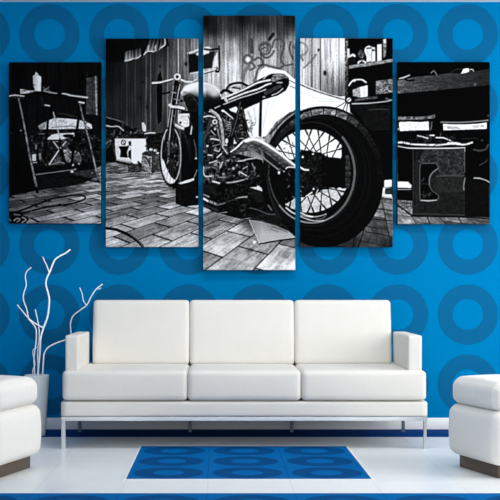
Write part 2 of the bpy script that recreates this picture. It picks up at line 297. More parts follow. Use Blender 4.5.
# under-seat area
poly([(203,110),(222,106),(240,104),(243,116),(247,128),(248,138),(240,150),(232,152),(262,160),(268,180),(272,206),(262,216),(240,219),(228,216),(213,211.6),(203,206)], n(10, .6))
poly([(221,110),(226,109.4),(231,113),(234,118),(230,119),(224,115)], 232); poly([(229,109),(236,106.6),(238,108.6),(236,113),(231,111)], 236); poly([(207.6,112),(210,111),(213,114),(208,116)], 225)
line([(219,119.5),(224,117),(230,120.5),(233,118.6)], 1.4, 215); line([(243.4,110),(246,122),(250,134)], 1.2, 20)
clutter([(203,112),(212,112),(224,112),(234,120),(242,112),(248,128),(246,140),(236,150),(230,154),(250,164),(262,170),(258,180),(240,181),(225,183),(203,184)], 300, 2.3, 7, 150, .72); rpath(204, 116, 238, 178, 34, 52, 90, 210, (.6, 1.2), (1.2, 3)); clutter([(203,184),(225,183),(262,178),(266,200),(262,214),(240,217),(213,209),(203,203)], 320, 2.6, 5, 62, .8)
poly([(203,184),(214,186),(218,196),(203,192)], n(26, .3))
ell(214.8,121.8,2,1.8,205, stroke=1.1); ell(215,129,1,1.4,170); line([(203.4,117),(209,116),(215,117.4)], 1.6, 220)
line([(211,139),(214,139),(219,140.2)], 2.2, 175); line([(211,130.4),(215,135)], .9, 185); line([(204,141),(208,156),(210,164)], 1.6, 60); line([(204,140),(208.6,128),(210,120)], 2.6, 62); ell(207.4,146,1.1,1,210); line([(208.4,155),(212,155.4)], 1.5, 220); line([(217,157.6),(221.6,153.6)], 1.6, 195); line([(209.6,163),(213,162),(217,160.6)], 1.4, 180); line([(214,150),(218.6,151.4),(220,149)], 1.2, 190); line([(213,146),(220,144)], 1, 130)
line([(210.6,110.4),(216.6,115),(220.4,121),(222,130),(223.6,145)], 2.6, n(150, .15)); line([(211.4,109.8),(217.4,114.2),(221.4,121)], .9, 235); line([(217,128),(220,140),(222.4,147)], 1, 130); line([(222.6,147),(227,153.4)], 1.3, 190); line([(224.6,147.4),(228,153)], .7, 130)
for k in range(5): line([(226.4,121.6+2.1*k),(230.8,122.4+2.1*k)], 1, 150-12*k)
ell(226.6,141,1.5,2.6,205); ell(226,145,1.3,1,170); poly([(234,139),(236.8,143.4),(233.4,144)], 190); line([(234,130),(238,141)], .6, 70)
line([(203.6,167),(203.6,173.4),(206,176.4),(211.6,176.2)], 1.3, 220); line([(206,168),(212,167),(218,169)], 2, n(95, .5)); line([(213,181.4),(219.4,183.2)], 2, 205); line([(227,182.8),(234,182),(243,180)], 1.8, 150); line([(239.4,171.6),(246.6,175.8)], 1.2, 205); line([(218.6,177.2),(224,177.4)], 1.6, 125); line([(222.6,162),(220,168)], 1.5, 190); ell(233.4,168.4,1.4,1.5,150); ell(237,165.4,.9,1.2,140); line([(243.4,168.6),(247.4,166.4)], 1.2, 160); line([(215,163.4),(219,162),(221,166)], 1.4, 150)
line([(236,198.8),(240,197.4),(247,196.8)], 1.8, 135); line([(228,201.4),(238,198.6)], 1, 60); line([(203.4,194.4),(209,196.8)], 1.5, 140); line([(203.4,198.4),(207.8,201)], 2.5, 225); line([(209.6,201.4),(216.6,204.2)], 2.4, n(120, .5)); line([(217.6,205),(225,203)], 2, 95); line([(203.4,204),(218,211)], 1.6, 70, op=.7); line([(219.6,213.2),(227,212)], 1, 140); line([(240,210.4),(244,210.2)], .9, 75)
poly([(249.6,187.4),(256,187),(258,185.4),(261.6,188),(262.4,191.4),(257,189.6)], n(190, .2)); poly([(252,191),(262,192.4),(265,203),(256,202)], n(28, .4))
# seat and rear frame
line([(221.4,92.8),(224,90.6),(228,91),(232,93.4)], 3, 16); line([(227,88.4),(231,84.4),(240.6,83),(249,86.8)], 2.4, 22); line([(229,88),(236,86),(244,87)], 1.5, n(150, .2)); line([(233,87.6),(240,88.6)], 1.6, 20)
poly([(221.6,97.6),(232,94),(245,87.4),(256,81),(263,77.4),(272,73.6),(284,73.4),(289,78),(289.4,84),(286,90.4),(278,95.4),(266,99),(256,102.6),(243,107.4),(232,106),(215,109.4),(219,103)], 9)
line([(222,98.4),(232,94.6),(246,88.4),(258,82.6),(270,80)], 2.1, 236); line([(229,99.4),(245,93),(258,89),(266,85),(271,83.4)], 1.9, 225); line([(215,108),(226,103.4),(240,98),(255,93.4),(266,89.4)], 1.1, 205)
line([(225,98),(226.8,101)], 2.8, 190); line([(263.6,79),(267,75.4),(271,73.4),(278,73)], 1, 238); poly([(271,79.6),(273,75),(279,74),(285,74.2),(288.8,78.6),(284,78),(277,80.4),(272,82.4)], n(112, .3)); poly([(270,68.6),(280,70.4),(287,73.4),(290,77),(284,74),(274,72.4)], 243)
line([(266,93),(272,90),(280,86)], 3.6, n(58, .4)); line([(272,95.2),(278,92.6),(283,88.4)], 1, 205); line([(277,82.6),(282,82.6)], 1.2, 190); ell(264,97,1.6,.9,130)
line([(243,108.4),(250,105),(258,101.6)], 2.9, 8); line([(222,106),(229,112),(237,119)], 3.6, 10); line([(241,100),(237.6,116),(231,138)], 3.2, 12); line([(240.4,102),(237,118),(231.6,136)], .8, 90); line([(242,110),(244.6,126),(249.6,138)], 1.5, 12)
line([(260.8,101.6),(260.4,118),(260,136)], 2.7, 7)

# rear wheel
CX, CY = 323.2, 176.6
ell(CX, CY, 61.2, 70.6, n(7, .3)); 
tt = lambda X, Y: 14+100*np.clip(1-abs(X-316)/52, 0, 1)**.8
th = np.degrees
for k in range(13):                                         # tread blocks over the top
    a0 = 208+k*12.5; br = (20, 42, 68, 95, 110, 118, 96, 62, 34, 22, 16, 12, 10)[k]
    ell(CX+.6, CY+1.6, 56.8, 66.6, n(br, .4), stroke=5.8, a0=a0, a1=a0+11.2)
ell(CX, CY, 58.4, 67.6, n(14, .4), stroke=1.2, a0=180, a1=250)
ell(CX-3, CY, 50, 60, 16, stroke=1.4, op=.7); ell(316, 174, 49.5, 56.5, 22, stroke=1.0, op=.6)
line([(270,134),(277,126),(286,117),(296,110.5)], 2.2, n(60, .4), op=.8); line([(276,142),(282,134),(292,127)], 2.4, n(36, .3), op=.7)
RX, RY = 311.8, 172.4
ell(RX, RY, 43.2, 51.2, 8); ell(RX, RY, 42.8, 50.4, 96, stroke=2.4, a0=-45, a1=60, op=.95); ell(RX, RY, 42.8, 50.4, 120, stroke=1.7, a0=60, a1=140); ell(RX, RY, 42.8, 50.2, 62, stroke=1.7, a0=140, a1=195); ell(RX, RY, 42.8, 50.2, 30, stroke=1.6, a0=195, a1=315); ell(RX, RY, 45.4, 53.6, 26, stroke=1.2, a0=-30, a1=150, op=.8)
s = win(264, 120, 356, 225); X = XX[s]; Y = YY[s]
inn = (((X-309.6)/40.4)**2+((Y-171)/41.6)**2) < 1
jag = 3*vnoise(3.2, 3.2, 61, 1, X, Y)
up = inn & (Y+jag < np.interp(X, [284, 296, 302, 318, 326, 334, 342], [158, 160, 150, 152, 153, 160, 158])) & (X < 341.5)
lo = inn & (Y+jag*.5 > np.interp(X, [270, 292, 302, 312, 318, 324, 350], [215, 200, 198, 196, 192, 189, 187.5]))
G[s] = np.where(inn, 7, G[s]); G[s] = np.where(up, 236, G[s]); G[s] = np.where(lo, 182*(1+.12*GM[s]), G[s])
for k in range(40):                                        # wire spokes, laced in crossing pairs
    ph = k*2*np.pi/40+.05; sg = (1 if k % 2 else -1)*.95
    x1 = 309.6+40.6*np.cos(ph); y1 = 171+41.8*np.sin(ph)
    x0 = 311+13*np.cos(ph+sg); y0 = 171+14*np.sin(ph+sg)
    line([(x0, y0), (x1, y1)], 1.0, 9, sm=False); line([(x1, y1), (x1-(x1-x0)*.14, y1-(y1-y0)*.14)], 1.7, 8, sm=False)
ell(312,171,17,17,n(8, .5)); clutter([(300,154),(340,158),(344,186),(322,188),(300,197)], 400, 1.8, 6, 60, .78); poly([(322,158),(342,159),(346,186),(322,187)], 6)
poly([(345.4,155),(348.4,155),(350.4,165),(350.6,180),(348.6,189),(345.4,188)], n(52, .4))
for y in (160,165,171,177,183): line([(345,y),(351,y)], 1, 10)
line([(300,167),(304,169.6),(308.4,170)], 2.1, 238); rpath(299, 186, 318, 196, 12, 62, 60, 230, (.6, 1.4), (2, 4)); rpath(300, 150, 336, 157, 8, 63, 100, 230, (.7, 1.4), (1, 2.4)); rpath(297, 160, 325, 186, 12, 64, 22, 60, (.8, 1.4), (2, 5))
line([(306,196.4),(312,192.4)], 1.4, 235); line([(316,194.4),(318,189.6)], 1.2, 190); ell(313,154,1,.8,230); ell(325.8,154.6,1.2,1.4,230); ell(302.8,157,1,1.1,230); ell(331,156.4,.9,.9,200); ell(313.6,189,1,.8,200)
ell(RX, RY+.5, 39.5, 44, 150, stroke=1.0, a0=68, a1=112); line([(300.4,212.6),(306,215.2),(312.6,216.8)], 1.5, 215); line([(300.4,216.4),(308,219.4),(316,221),(324,220.6)], 1.3, 175); line([(316,219.4),(322,218.6),(326,215.6)], 1.4, 80); line([(286,207.6),(291,211.6),(296,214.4)], 1.5, 225)
rpath(284, 140, 296, 156, 12, 65, 140, 240, (.7, 1.6), (1.5, 4)); rpath(286, 172, 299, 200, 14, 66, 60, 220, (.6, 1.4), (1.5, 3.5)); ell(302, 200.6, 2.4, 2.6, 235, op=.0)
ell(CX-.5, CY, 55, 64, 38, stroke=1.8, a0=138, a1=182, op=.9)
# guard above the wheel
poly([(229,152.6),(236,147.4),(243,141.4),(250,138.6),(258,139.6),(268,146),(280,155),(292,164),(295.4,167.4),(288,168),(284,171),(279,170.6),(270,164),(262,157.6),(251,150.6),(244,150),(236,154.6)], n(64, .4))
poly([(236,153),(244,144.6),(252,144),(262,149),(276,160),(283,166),(279,169.4),(262,157.2),(250,150.6)], n(84, .4)); poly([(262,150),(270,156),(282,166),(279,169),(266,160)], n(26, .3))
line([(231,151.6),(236.6,147.6),(243,141.6),(249,138.8)], 1.6, 232, w2=2.6); line([(246,142),(251,140.6),(257,141.4),(266.4,146.4),(278.4,155),(288,162),(295.6,167.4)], 5, n(112,.1), w2=3, soft=1.6, op=.85); line([(246,140.8),(251,139.4),(257,139.8),(266.4,144.4),(278.4,152.6),(288,160),(295.6,166)], 3.2, 246, w2=1.9, soft=.7); line([(261,138.6),(270,144.6),(284,155),(292,161.6)], .8, 130, op=.8)
line([(251,150),(263,157.6),(272.4,164.8),(278.6,170.2)], 1, 140); line([(284,171.4),(286,168.6),(289,167),(295.4,167.6)], 1.5, 205); ell(279,172.6,1.2,1.6,200); line([(280,166),(285,170)], 2.4, 10)
line([(238,161.2),(243,160.6),(248,159.2),(256,158)], 1.5, 165); line([(252,163.4),(254.6,168.6)], 1.4, 120); ell(245,160,1,.9,170); line([(249.4,133),(252,137),(259,137.6),(263.6,140)], 2.4, n(215, .25)); rpath(249, 126, 256, 138, 8, 67, 130, 240)
# tyre meets floor, dark floor patch
poly([(262,214),(272,206),(280,220),(296,236),(296,238),(276,225),(262,220),(248,219)], n(24, .5)); line([(250,208),(258,210),(268,214),(275,214.4)], 1, 80); line([(268,205),(271.6,210)], 1.2, 110)
# loose sheet on the floor
poly([(249,219.6),(259.4,243.4),(295.6,237.4),(289,231.4),(275,225.4),(262,221.6)], lambda X, Y: np.interp(X, [249, 262, 296], [125, 172, 160])-np.clip((234-Y)*7*(X-250)/30, 0, 100))
line([(272,227),(280,229),(287,232)], .8, 60, op=.6); line([(270,229),(278,232)], .7, 70, op=.5); line([(259.6,244),(276,241),(295.6,238.4)], 1.4, 12); ell(254.4,242,1.6,1.5,235); line([(249,219.6),(259.4,243)], .5, 220)

# ================= fourth panel
poly([(345,38),(394,38),(394,200),(384,180),(380,152),(366,126),(350,112),(349,98),(347,96)], 5, op=1)
s = win(343, 38, 349, 96); m = np.clip(2.0-abs(XX[s]-346.4), 0, 1); G[s] = G[s]*(1-m)+m*(95+80*vnoise(1.2, 1, 72, 1, XX[s], YY[s])).clip(10, 220)*np.interp(YY[s], [60, 95], [1, .5])
poly([(349,65.6),(366,63.2),(392.8,58.8),(392.8,61.8),(370,65.6),(349,68.6)], n(128, .2))
poly([(347.2,48.8),(349.4,48.6),(349.8,57.6),(347.4,58)], 200); line([(350.6,56),(353,54.8),(354.6,56)], 2.2, n(220, .1)); poly([(347.6,58.6),(355.4,58),(355.6,62.6),(349,64)], n(16, .5))
ell(361.4,54,3.2,4.4,n(75, .6)); line([(358.4,63),(359.6,61.4),(364,61.2),(365.4,62.6)], 2.1, 232); ell(361.8,61.6,1,.8,10); ell(365,57,1.6,4,14)
poly([(364.6,49),(366,46.8),(369,45.4),(372,47),(375,47.6),(375.4,61),(371,62),(370.6,61),(366.4,62.4),(366.6,57),(364.6,52)], n(226, .06)); line([(367,48.4),(371,48)], 2, 105); ell(373.2,50.2,1.3,1.1,12); line([(371.6,50),(371.6,61)], .8, 150)
poly([(377.2,44.6),(381.4,44.2),(381.4,60.4),(377.2,61.2)], 240); poly([(383,40),(386,38.6),(386.4,45),(385.6,56),(383.4,58)], n(120, .25)); poly([(383,39.6),(386,38.6),(386,43),(384,43.4)], 210)
ell(358,86,8.8,5,6); line([(349,85.4),(352,81.4),(356,79.8),(362,79.8),(366,82.4)], 1.8, 225); ell(354.4,80.6,1.2,1.4,230); line([(350,88),(356,85.4),(366,84)], 1.8, 8)
poly([(352.6,90),(360,87),(367.6,85.2),(367.8,96.4),(360.6,97.6),(353,95.6)], n(150, .15)); poly([(360,87),(367.6,85.2),(367.8,96.4),(360.6,97.6)], 222); line([(354,97.2),(360,98),(366,97.4)], 1, 10); line([(364,87),(364.4,96)], .5, 170)
poly([(376,81.2),(384,80),(392.6,79),(392.6,92.4),(376,94.2)], n(112, .4)); rpath(377, 82, 391, 92, 12, 73, 30, 60, (.5, .9), (2, 5))
line([(356,100),(366,98.6),(376.4,97.4)], 2.4, n(75, .4)); line([(352,103.8),(366,103.4),(378,102.4),(388,101),(391.6,100)], 1.4, 155); line([(386,98.4),(390.6,100)], 1.2, 120)
poly([(352,106),(391,105),(390,129),(370,130)], n(17, .4)); line([(369,109.8),(380,109.2),(388,109.4)], .8, 70); line([(371,130),(389,129.4)], .7, 30)
ell(348.7,100,4,4,8); ell(348.8,99.8,2.2,2.1,n(225, .1)); line([(347.6,100.6),(349.6,99)], .9, 60)
poly([(384.4,180.2),(391.8,179.6),(391.8,186.4),(384.2,187)], 232); poly([(383.2,187.6),(391.8,187.2),(391.8,197.6),(382,196)], n(205, .1)); poly([(385,188.4),(391.8,187.4),(391.8,194.4),(385,194)], n(45, .4)); line([(382,198.4),(391.8,199.4)], 1.2, 12)
line([(365.4,224),(362,236),(358,247)], 1.1, 10); line([(377,209),(384,209.6),(392,210.6)], 1, 15); line([(372,219.2),(382,220),(392.6,221)], .9, 22); line([(366,232),(380,234),(392.6,237.4)], .9, 22)

# ================= fifth panel
poly([(396,60),(491,60),(491,217),(412,216),(398,200)], n(4, .3))
poly([(397.6,80.4),(406,79),(414,77.2),(426,76),(438,74.8),(450,73.2),(462,73.4),(474.8,71.8),(490,68.6),(490,85),(470,86.8),(440,89.8),(426,91),(397.6,93.4)], lambda X, Y: np.interp(X, [398, 420, 450, 490], [92, 66, 58, 40])*(1+.2*vnoise(5, 1.4, 81, 1, X, Y)+.2*vnoise(1.6, 1, 82, 1, X, Y)))
line([(399.4,78.6),(404,77.4),(409.4,75.2)], 1.3, 205); line([(405,79.6),(409,80.6),(414,80)], 1.9, 8); line([(431,73),(434,70.8),(436.8,75)], 1, 125); line([(450,73),(456,69.6),(461,69)], 1.2, 38)
poly([(461,73.8),(463,69.2),(466,68.2),(469,68.4),(469.6,71.8),(465,73)], 245); line([(470,69.4),(472.6,69.6),(473.8,71.4)], 1.1, 170); ell(475,84.4,1,1.2,95)
poly([(398,116.8),(412,116.6),(424,116.8),(435,114.6),(435,117.8),(424,119.4),(398,120)], n(92, .4)); poly([(399,123),(400,122),(410,121.8),(420,122.2),(428.6,121.4),(429,130.2),(414,130.4),(400,131),(399.2,128)], n(218, .07)); line([(431.8,122),(431.6,126),(430.6,130)], .9, 120); ell(398.3,129,.7,.9,190)
line([(441,122.2),(455,122.4),(468.8,122),(488,120.2)], 1.2, 130); poly([(443,123.8),(454,124.6),(466,124.4),(478,123.8),(486.8,122.4),(486.8,128.8),(466,129.6),(443.4,130.4)], 222); poly([(446,126),(456,126.6),(462,129),(448,129)], n(165, .1)); poly([(472,125.6),(484,124.6),(484,127),(474,128.6)], n(180, .1))
line([(398,142.4),(404,142.6),(412,144.2),(426,144.8),(440,144.8),(452,143.8),(464,144.6),(472,142.6)], 1.8, n(205, .25)); line([(417.6,135.8),(422,136.6),(428,138.4)], 1.4, 205); line([(430,135.4),(434,135.4)], 1.6, 235); line([(436,137.6),(444,138),(452,141.4)], 1.3, 215); rpath(416, 136, 456, 144, 26, 83, 40, 190, (.6, 1.1), (2, 6)); rpath(398, 138, 416, 143, 6, 84, 20, 60)
line([(448,143),(456,143),(460,143.6)], 1.6, 235); line([(474,149.6),(480,150.6),(486,149),(488,145)], 1.6, 62); line([(479.6,165),(484,163),(487,160.4)], 1, 60); line([(462,138.6),(478,138.4)], .7, 40); ell(482,140.4,1.6,.8,50); ell(488.4,115.6,1.4,1,60)
poly([(412.6,149),(464.8,149),(465,216),(413,215.6)], n(30, .3)); poly([(416,150),(464.4,149.4),(464.4,176),(440,176),(436,163),(418,163)], n(48, .45)); poly([(430,178),(463.6,176),(463.6,192),(436,193)], n(40, .25)); poly([(413,149),(424,149),(420,158),(414,162)], n(18, .4))
line([(413,150),(413.2,215)], .9, 50); line([(416.8,152),(417,212)], .6, 42)
hole = [(420.6,164.4),(423,163.4),(435,163.4),(437.4,165),(438.2,168.4),(433,172.6),(430,178),(429.4,184.4),(432,190.4),(438.4,195.4),(438.2,198),(436,200),(422,200),(420,198),(419.8,170)]
poly(hole, 5); line(hole+[hole[0]], .9, 80); line([(421,200.4),(429,200.8),(436.6,200.2)], 1.1, 165); line([(438,168.4),(432,173),(429.6,178),(429.4,185)], 1.1, 110)
line([(422,181),(424,178)], .9, 70); line([(421,183.6),(428,184)], .8, 45); rpath(421, 191, 430, 198, 8, 85, 70, 190, (.6, 1.1), (2, 5)); line([(436,176.4),(448,175.8),(463,176)], .9, 74); line([(464.6,151),(464.6,172)], .8, 85); line([(465,178),(463.6,186),(464,190)], 1.1, 118); line([(414,213.6),(464,215)], .8, 60)
line([(397.8,146),(404,147.4),(412,148.2),(440,148.4),(464.8,147.8)], 1.2, 190); line([(464.6,148),(464.8,151)], 1, 150)
poly([(466,180),(490,182),(490,217),(466,216)], n(10, .4)); line([(474,178),(480,178.4),(486,180.4),(490,182.6)], 1.3, 150); line([(489,186),(489.4,214)], 1, 34)
poly([(397.6,181.4),(408,181.8),(411.6,185.6),(411.2,188),(397.6,187.4)], 226); line([(397.6,189.4),(411,189.4)], 1, 150); poly([(397.6,190.4),(412,190.6),(412,199.6),(397.6,199.4)], 5)
poly([(397.6,200),(412,201),(412.4,215),(404,209),(397.6,204)], n(105, .3)); line([(402,202.6),(411,203.6)], 1, 40); line([(397,205),(404,209.6),(412,216)], 1.5, 8); line([(412,216.2),(465,217.2),(490,219)], 1.1, 8); line([(427.4,217),(429.8,224)], 1, 10); line([(458,217),(462,224)], 1, 10)

# a little grain and a soft print
G[:] = G*(1+.05*GR)

def boxblur(A, k):
    for ax in (0, 1):
        p_ = [(0, 0), (0, 0)]; p_[ax] = (k+1, k); cs = np.cumsum(np.pad(A, p_, mode='edge'), ax); m_ = A.shape[ax]
        A = (cs.take(range(2*k+1, 2*k+1+m_), ax)-cs.take(range(0, m_), ax))/(2*k+1)
    return A
G[:] = np.clip(G+.55*(G-boxblur(boxblur(G, 4), 4)), 0, 255)
q_ = G/255; G[:] = 255*(q_-.05*np.sin(2*np.pi*q_)); G[:] = np.clip(G, 2, 250)

def art_sample(xs, ys):
    """mean grey (0..1, sRGB) around each print point"""
    P = np.cumsum(np.cumsum(np.pad(G, ((1, 0), (1, 0))), 0), 1)
    r = 1.15                                                       # half width in buffer cells
    ix0 = np.clip(np.round((xs-AX)*K-1.5).astype(int), 0, AW*K-3); iy0 = np.clip(np.round((ys-AY)*K-1.5).astype(int), 0, AH*K-3)
    ix1 = ix0+3; iy1 = iy0+3
    A = P[np.ix_(iy1, ix1)]-P[np.ix_(iy0, ix1)]-P[np.ix_(iy1, ix0)]+P[np.ix_(iy0, ix0)]
    return A/9/255.0
import bpy, bmesh, math, random
from mathutils import Vector, Matrix
C = bpy.context.scene.collection
WALL_D = 7.79                                  # camera to wall, metres; wall is the plane y = 0
CAM_H = .95

def lin(c):
    c = c/255.0
    return c/12.92 if c <= .04045 else ((c+.055)/1.055)**2.4
def rgb(r, g, b, k=1.0): return (lin(r)*k, lin(g)*k, lin(b)*k, 1)

# ---------------------------------------------------------------- materials
def mat(name, col, rough=.6, metal=0, spec=.5):
    m = bpy.data.materials.new(name); m.use_nodes = True
    b = m.node_tree.nodes['Principled BSDF']
    b.inputs['Base Color'].default_value = col; b.inputs['Roughness'].default_value = rough
    b.inputs['Metallic'].default_value = metal; b.inputs['Specular IOR Level'].default_value = spec
    return m, m.node_tree, b
class N:
    """small node helper"""
    def __init__(s, nt): s.nt = nt; s.L = nt.links
    def new(s, t, **k):
        n = s.nt.nodes.new(t)
        for a, v in k.items(): setattr(n, a, v)
        return n
    def math(s, op, *a):
        n = s.new('ShaderNodeMath', operation=op)
        for i, v in enumerate(a):
            if isinstance(v, (int, float)): n.inputs[i].default_value = v
            else: s.L.new(v, n.inputs[i])
        return n.outputs[0]
    def mix(s, f, a, b):
        n = s.new('ShaderNodeMix', data_type='RGBA')
        for sock, v in ((n.inputs[0], f), (n.inputs[6], a), (n.inputs[7], b)):
            if isinstance(v, (int, float, tuple)): sock.default_value = v
            else: s.L.new(v, sock)
        return n.outputs[2]
    def pos(s):
        t = s.new('ShaderNodeTexCoord'); x = s.new('ShaderNodeSeparateXYZ'); s.L.new(t.outputs['Object'], x.inputs[0])
        return t.outputs['Object'], x.outputs
    def noise(s, vec, scale, detail=3):
        n = s.new('ShaderNodeTexNoise'); s.L.new(vec, n.inputs['Vector']); n.inputs['Scale'].default_value = scale; n.inputs['Detail'].default_value = detail
        return n.outputs['Fac']
    def bump(s, h, bsdf, strength=.2, dist=.002):
        n = s.new('ShaderNodeBump'); n.inputs['Strength'].default_value = strength; n.inputs['Distance'].default_value = dist
        s.L.new(h, n.inputs['Height']); s.L.new(n.outputs[0], bsdf.inputs['Normal'])

def rings(n, u, v, u0, v0, pu, pv, R, r, soft=.0025):
    cu = n.math('SUBTRACT', n.math('FRACT', n.math('ADD', n.math('DIVIDE', n.math('SUBTRACT', u, u0), pu), .5)), .5)
    cv = n.math('SUBTRACT', n.math('FRACT', n.math('ADD', n.math('DIVIDE', n.math('SUBTRACT', v, v0), pv), .5)), .5)
    cu = n.math('MULTIPLY', cu, pu); cv = n.math('MULTIPLY', cv, pv)
    d = n.math('SQRT', n.math('ADD', n.math('MULTIPLY', cu, cu), n.math('MULTIPLY', cv, cv)))
    def step(edge):
        m = n.new('ShaderNodeMapRange'); m.interpolation_type = 'SMOOTHSTEP'
        n.L.new(d, m.inputs[0]); m.inputs[1].default_value = edge-soft; m.inputs[2].default_value = edge+soft
        m.inputs[3].default_value = 1; m.inputs[4].default_value = 0
        return m.outputs[0]
    return n.math('SUBTRACT', step(R), step(r))

WALL_BASE = rgb(0, 120, 186); WALL_RING = rgb(8, 92, 148)
m_wall, nt, b = mat('blue_ring_wallpaper', WALL_BASE, .8, 0, .0); n = N(nt); v, p = n.pos()
k = rings(n, p[0], p[2], -1.108, 2.598, .4583, .4606, .199, .1)
g = n.noise(v, 90, 4)
ca = n.mix(g, rgb(0, 113, 167), rgb(0, 117, 172)); cb = n.mix(g, rgb(12, 91, 136), rgb(14, 95, 140))
nt.links.new(n.mix(k, ca, cb), b.inputs['Base Color']); n.bump(g, b, .05, .001)

m_floor, nt, b = mat('white_floor_tiles', rgb(225, 226, 226), .32, 0, .35); n = N(nt); v, p = n.pos()
def near(u, u0, per):
    f = n.math('FRACT', n.math('ADD', n.math('DIVIDE', n.math('SUBTRACT', u, u0), per), .5))
    return n.math('MULTIPLY', n.math('ABSOLUTE', n.math('SUBTRACT', f, .5)), per)
d = n.math('MINIMUM', near(p[0], .749, .3987), near(p[1], -.832, .395))
gro = n.math('LESS_THAN', d, .0016)
base = n.mix(n.noise(v, 6, 4), rgb(226, 229, 229), rgb(233, 235, 235))
nt.links.new(n.mix(gro, base, rgb(207, 211, 212)), b.inputs['Base Color'])

def blue_rug(name, u0, v0, rough=.6, k_=1.0):
    m, nt, b = mat(name, rgb(0, 95, 160), .9, 0, .03); n = N(nt); v, p = n.pos()
    k = rings(n, p[0], p[1], u0, v0, .3987, .395, .176, .078, .003)
    g = n.noise(v, 160, 3)
    d = n.math('MINIMUM', near2(n, p[0], u0-.19935, .3987), near2(n, p[1], v0-.1975, .395))
    c = n.mix(k, n.mix(g, rgb(0, 92, 156, k_), rgb(0, 98, 164, k_)), n.mix(g, rgb(2, 66, 120, k_), rgb(4, 72, 127, k_)))
    c = n.mix(n.math('LESS_THAN', d, .0018), c, rgb(0, 74, 134, k_))
    nt.links.new(c, b.inputs['Base Color']); n.bump(g, b, .15, .001)
    return m
def near2(n, u, u0, per):
    f = n.math('FRACT', n.math('ADD', n.math('DIVIDE', n.math('SUBTRACT', u, u0), per), .5))
    return n.math('MULTIPLY', n.math('ABSOLUTE', n.math('SUBTRACT', f, .5)), per)
m_rug = blue_rug('blue_ring_rug', -.2497, -1.0295)
m_rug2 = blue_rug('blue_ring_front_rug', -.2497, -2.63)
m_strip, nt, b = mat('dark_blue_floor_strip', rgb(0, 78, 150), .8, 0, .04)
n = N(nt); v, p = n.pos(); nt.links.new(n.mix(n.noise(v, 12, 2), rgb(0, 56, 116), rgb(0, 62, 124)), b.inputs['Base Color'])

def fabric(name, c0, c1, weave=900, strength=.25):
    m, nt, b = mat(name, c0, .85, 0, .15); n = N(nt); v, p = n.pos()
    wx = n.new('ShaderNodeTexNoise'); mp = n.new('ShaderNodeMapping'); mp.inputs['Scale'].default_value = (1, 1, 5)
    n.L.new(v, mp.inputs[0]); n.L.new(mp.outputs[0], wx.inputs['Vector']); wx.inputs['Scale'].default_value = 70; wx.inputs['Detail'].default_value = 5
    w2 = n.noise(v, 9, 3)
    f = n.math('ADD', n.math('MULTIPLY', wx.outputs['Fac'], .6), n.math('MULTIPLY', w2, .4))
    nt.links.new(n.mix(f, c0, c1), b.inputs['Base Color']); n.bump(wx.outputs['Fac'], b, strength, .0015)
    b.inputs['Sheen Weight'].default_value = .1
    return m
m_sofa = fabric('ivory_linen', rgb(208, 205, 198), rgb(228, 225, 218))
m_otto = fabric('ivory_upholstery', rgb(222, 219, 212), rgb(236, 233, 228))
m_chrome, *_ = mat('brushed_steel', rgb(205, 210, 214), .32, .85)
m_dsteel, *_ = mat('grey_steel', rgb(96, 112, 124), .45, .5)
m_wood, nt, b = mat('dark_wood', rgb(90, 74, 58), .5); n = N(nt); v, p = n.pos()
mp = n.new('ShaderNodeMapping'); mp.inputs['Scale'].default_value = (1.2, 1.2, 22); n.L.new(v, mp.inputs[0])
nt.links.new(n.mix(n.noise(mp.outputs[0], 6, 4), rgb(70, 58, 47), rgb(98, 83, 67)), b.inputs['Base Color'])
m_white, *_ = mat('white_paint', rgb(232, 233, 233), .5)
m_ceil, *_ = mat('ceiling_paint', rgb(235, 236, 236), .9)
m_vase, nt, b = mat('grey_white_ceramic', rgb(225, 230, 230), .35); n = N(nt); v, p = n.pos()
nt.links.new(n.mix(n.noise(v, 5, 2), rgb(228, 234, 234), rgb(236, 240, 240)), b.inputs['Base Color'])
m_branch, nt, b = mat('white_painted_branch', rgb(252, 253, 254), .7); n = N(nt); v, p = n.pos(); n.bump(n.noise(v, 60, 2), b, .1, .0005)
m_edge, *_ = mat('black_canvas_edge', rgb(16, 16, 18), .8)
m_print, nt, b = mat('printed_canvas', (.5, .5, .5, 1), .8, 0, .02)
at = nt.nodes.new('ShaderNodeVertexColor'); at.layer_name = 'print'; nt.links.new(at.outputs['Color'], b.inputs['Base Color'])

# ---------------------------------------------------------------- object helpers
def link(name, me, m, parent=None, smooth=False):
    if smooth:
        me.polygons.foreach_set('use_smooth', [True]*len(me.polygons))
    o = bpy.data.objects.new(name, me); C.objects.link(o)
    if m: me.materials.append(m)
    if parent: o.parent = parent; 
    return o
def from_bm(name, bm, m, parent=None, smooth=False):
    me = bpy.data.meshes.new(name); bm.normal_update(); bm.to_mesh(me); bm.free()
    return link(name, me, m, parent, smooth)
def empty(name, loc, label, cat, group=None, rz=0):
    o = bpy.data.objects.new(name, None); C.objects.link(o); o.location = loc; o.rotation_euler = (0, 0, rz); o.empty_display_size = .1
    tag(o, label, cat, group); return o
def tag(o, label, cat, group=None):
    o['label'] = label; o['category'] = cat
    if group: o['group'] = group
def struct(o): o['kind'] = 'structure'; return o

def add_box(bm, x0, x1, y0, y1, z0, z1, bev=0, seg=2):
    r = bmesh.ops.create_cube(bm, size=1)
    for w in r['verts']:
        w.co = Vector(((x0+x1)/2+w.co.x*(x1-x0), (y0+y1)/2+w.co.y*(y1-y0), (z0+z1)/2+w.co.z*(z1-z0)))
    if bev:
        es = list({e for w in r['verts'] for e in w.link_edges})
        bmesh.ops.bevel(bm, geom=es, offset=bev, segments=seg, affect='EDGES', profile=.5)
def box(name, x0, x1, y0, y1, z0, z1, m, parent=None, bev=0, seg=2):
    bm = bmesh.new(); add_box(bm, x0, x1, y0, y1, z0, z1, bev, seg); return from_bm(name, bm, m, parent, bev > 0)

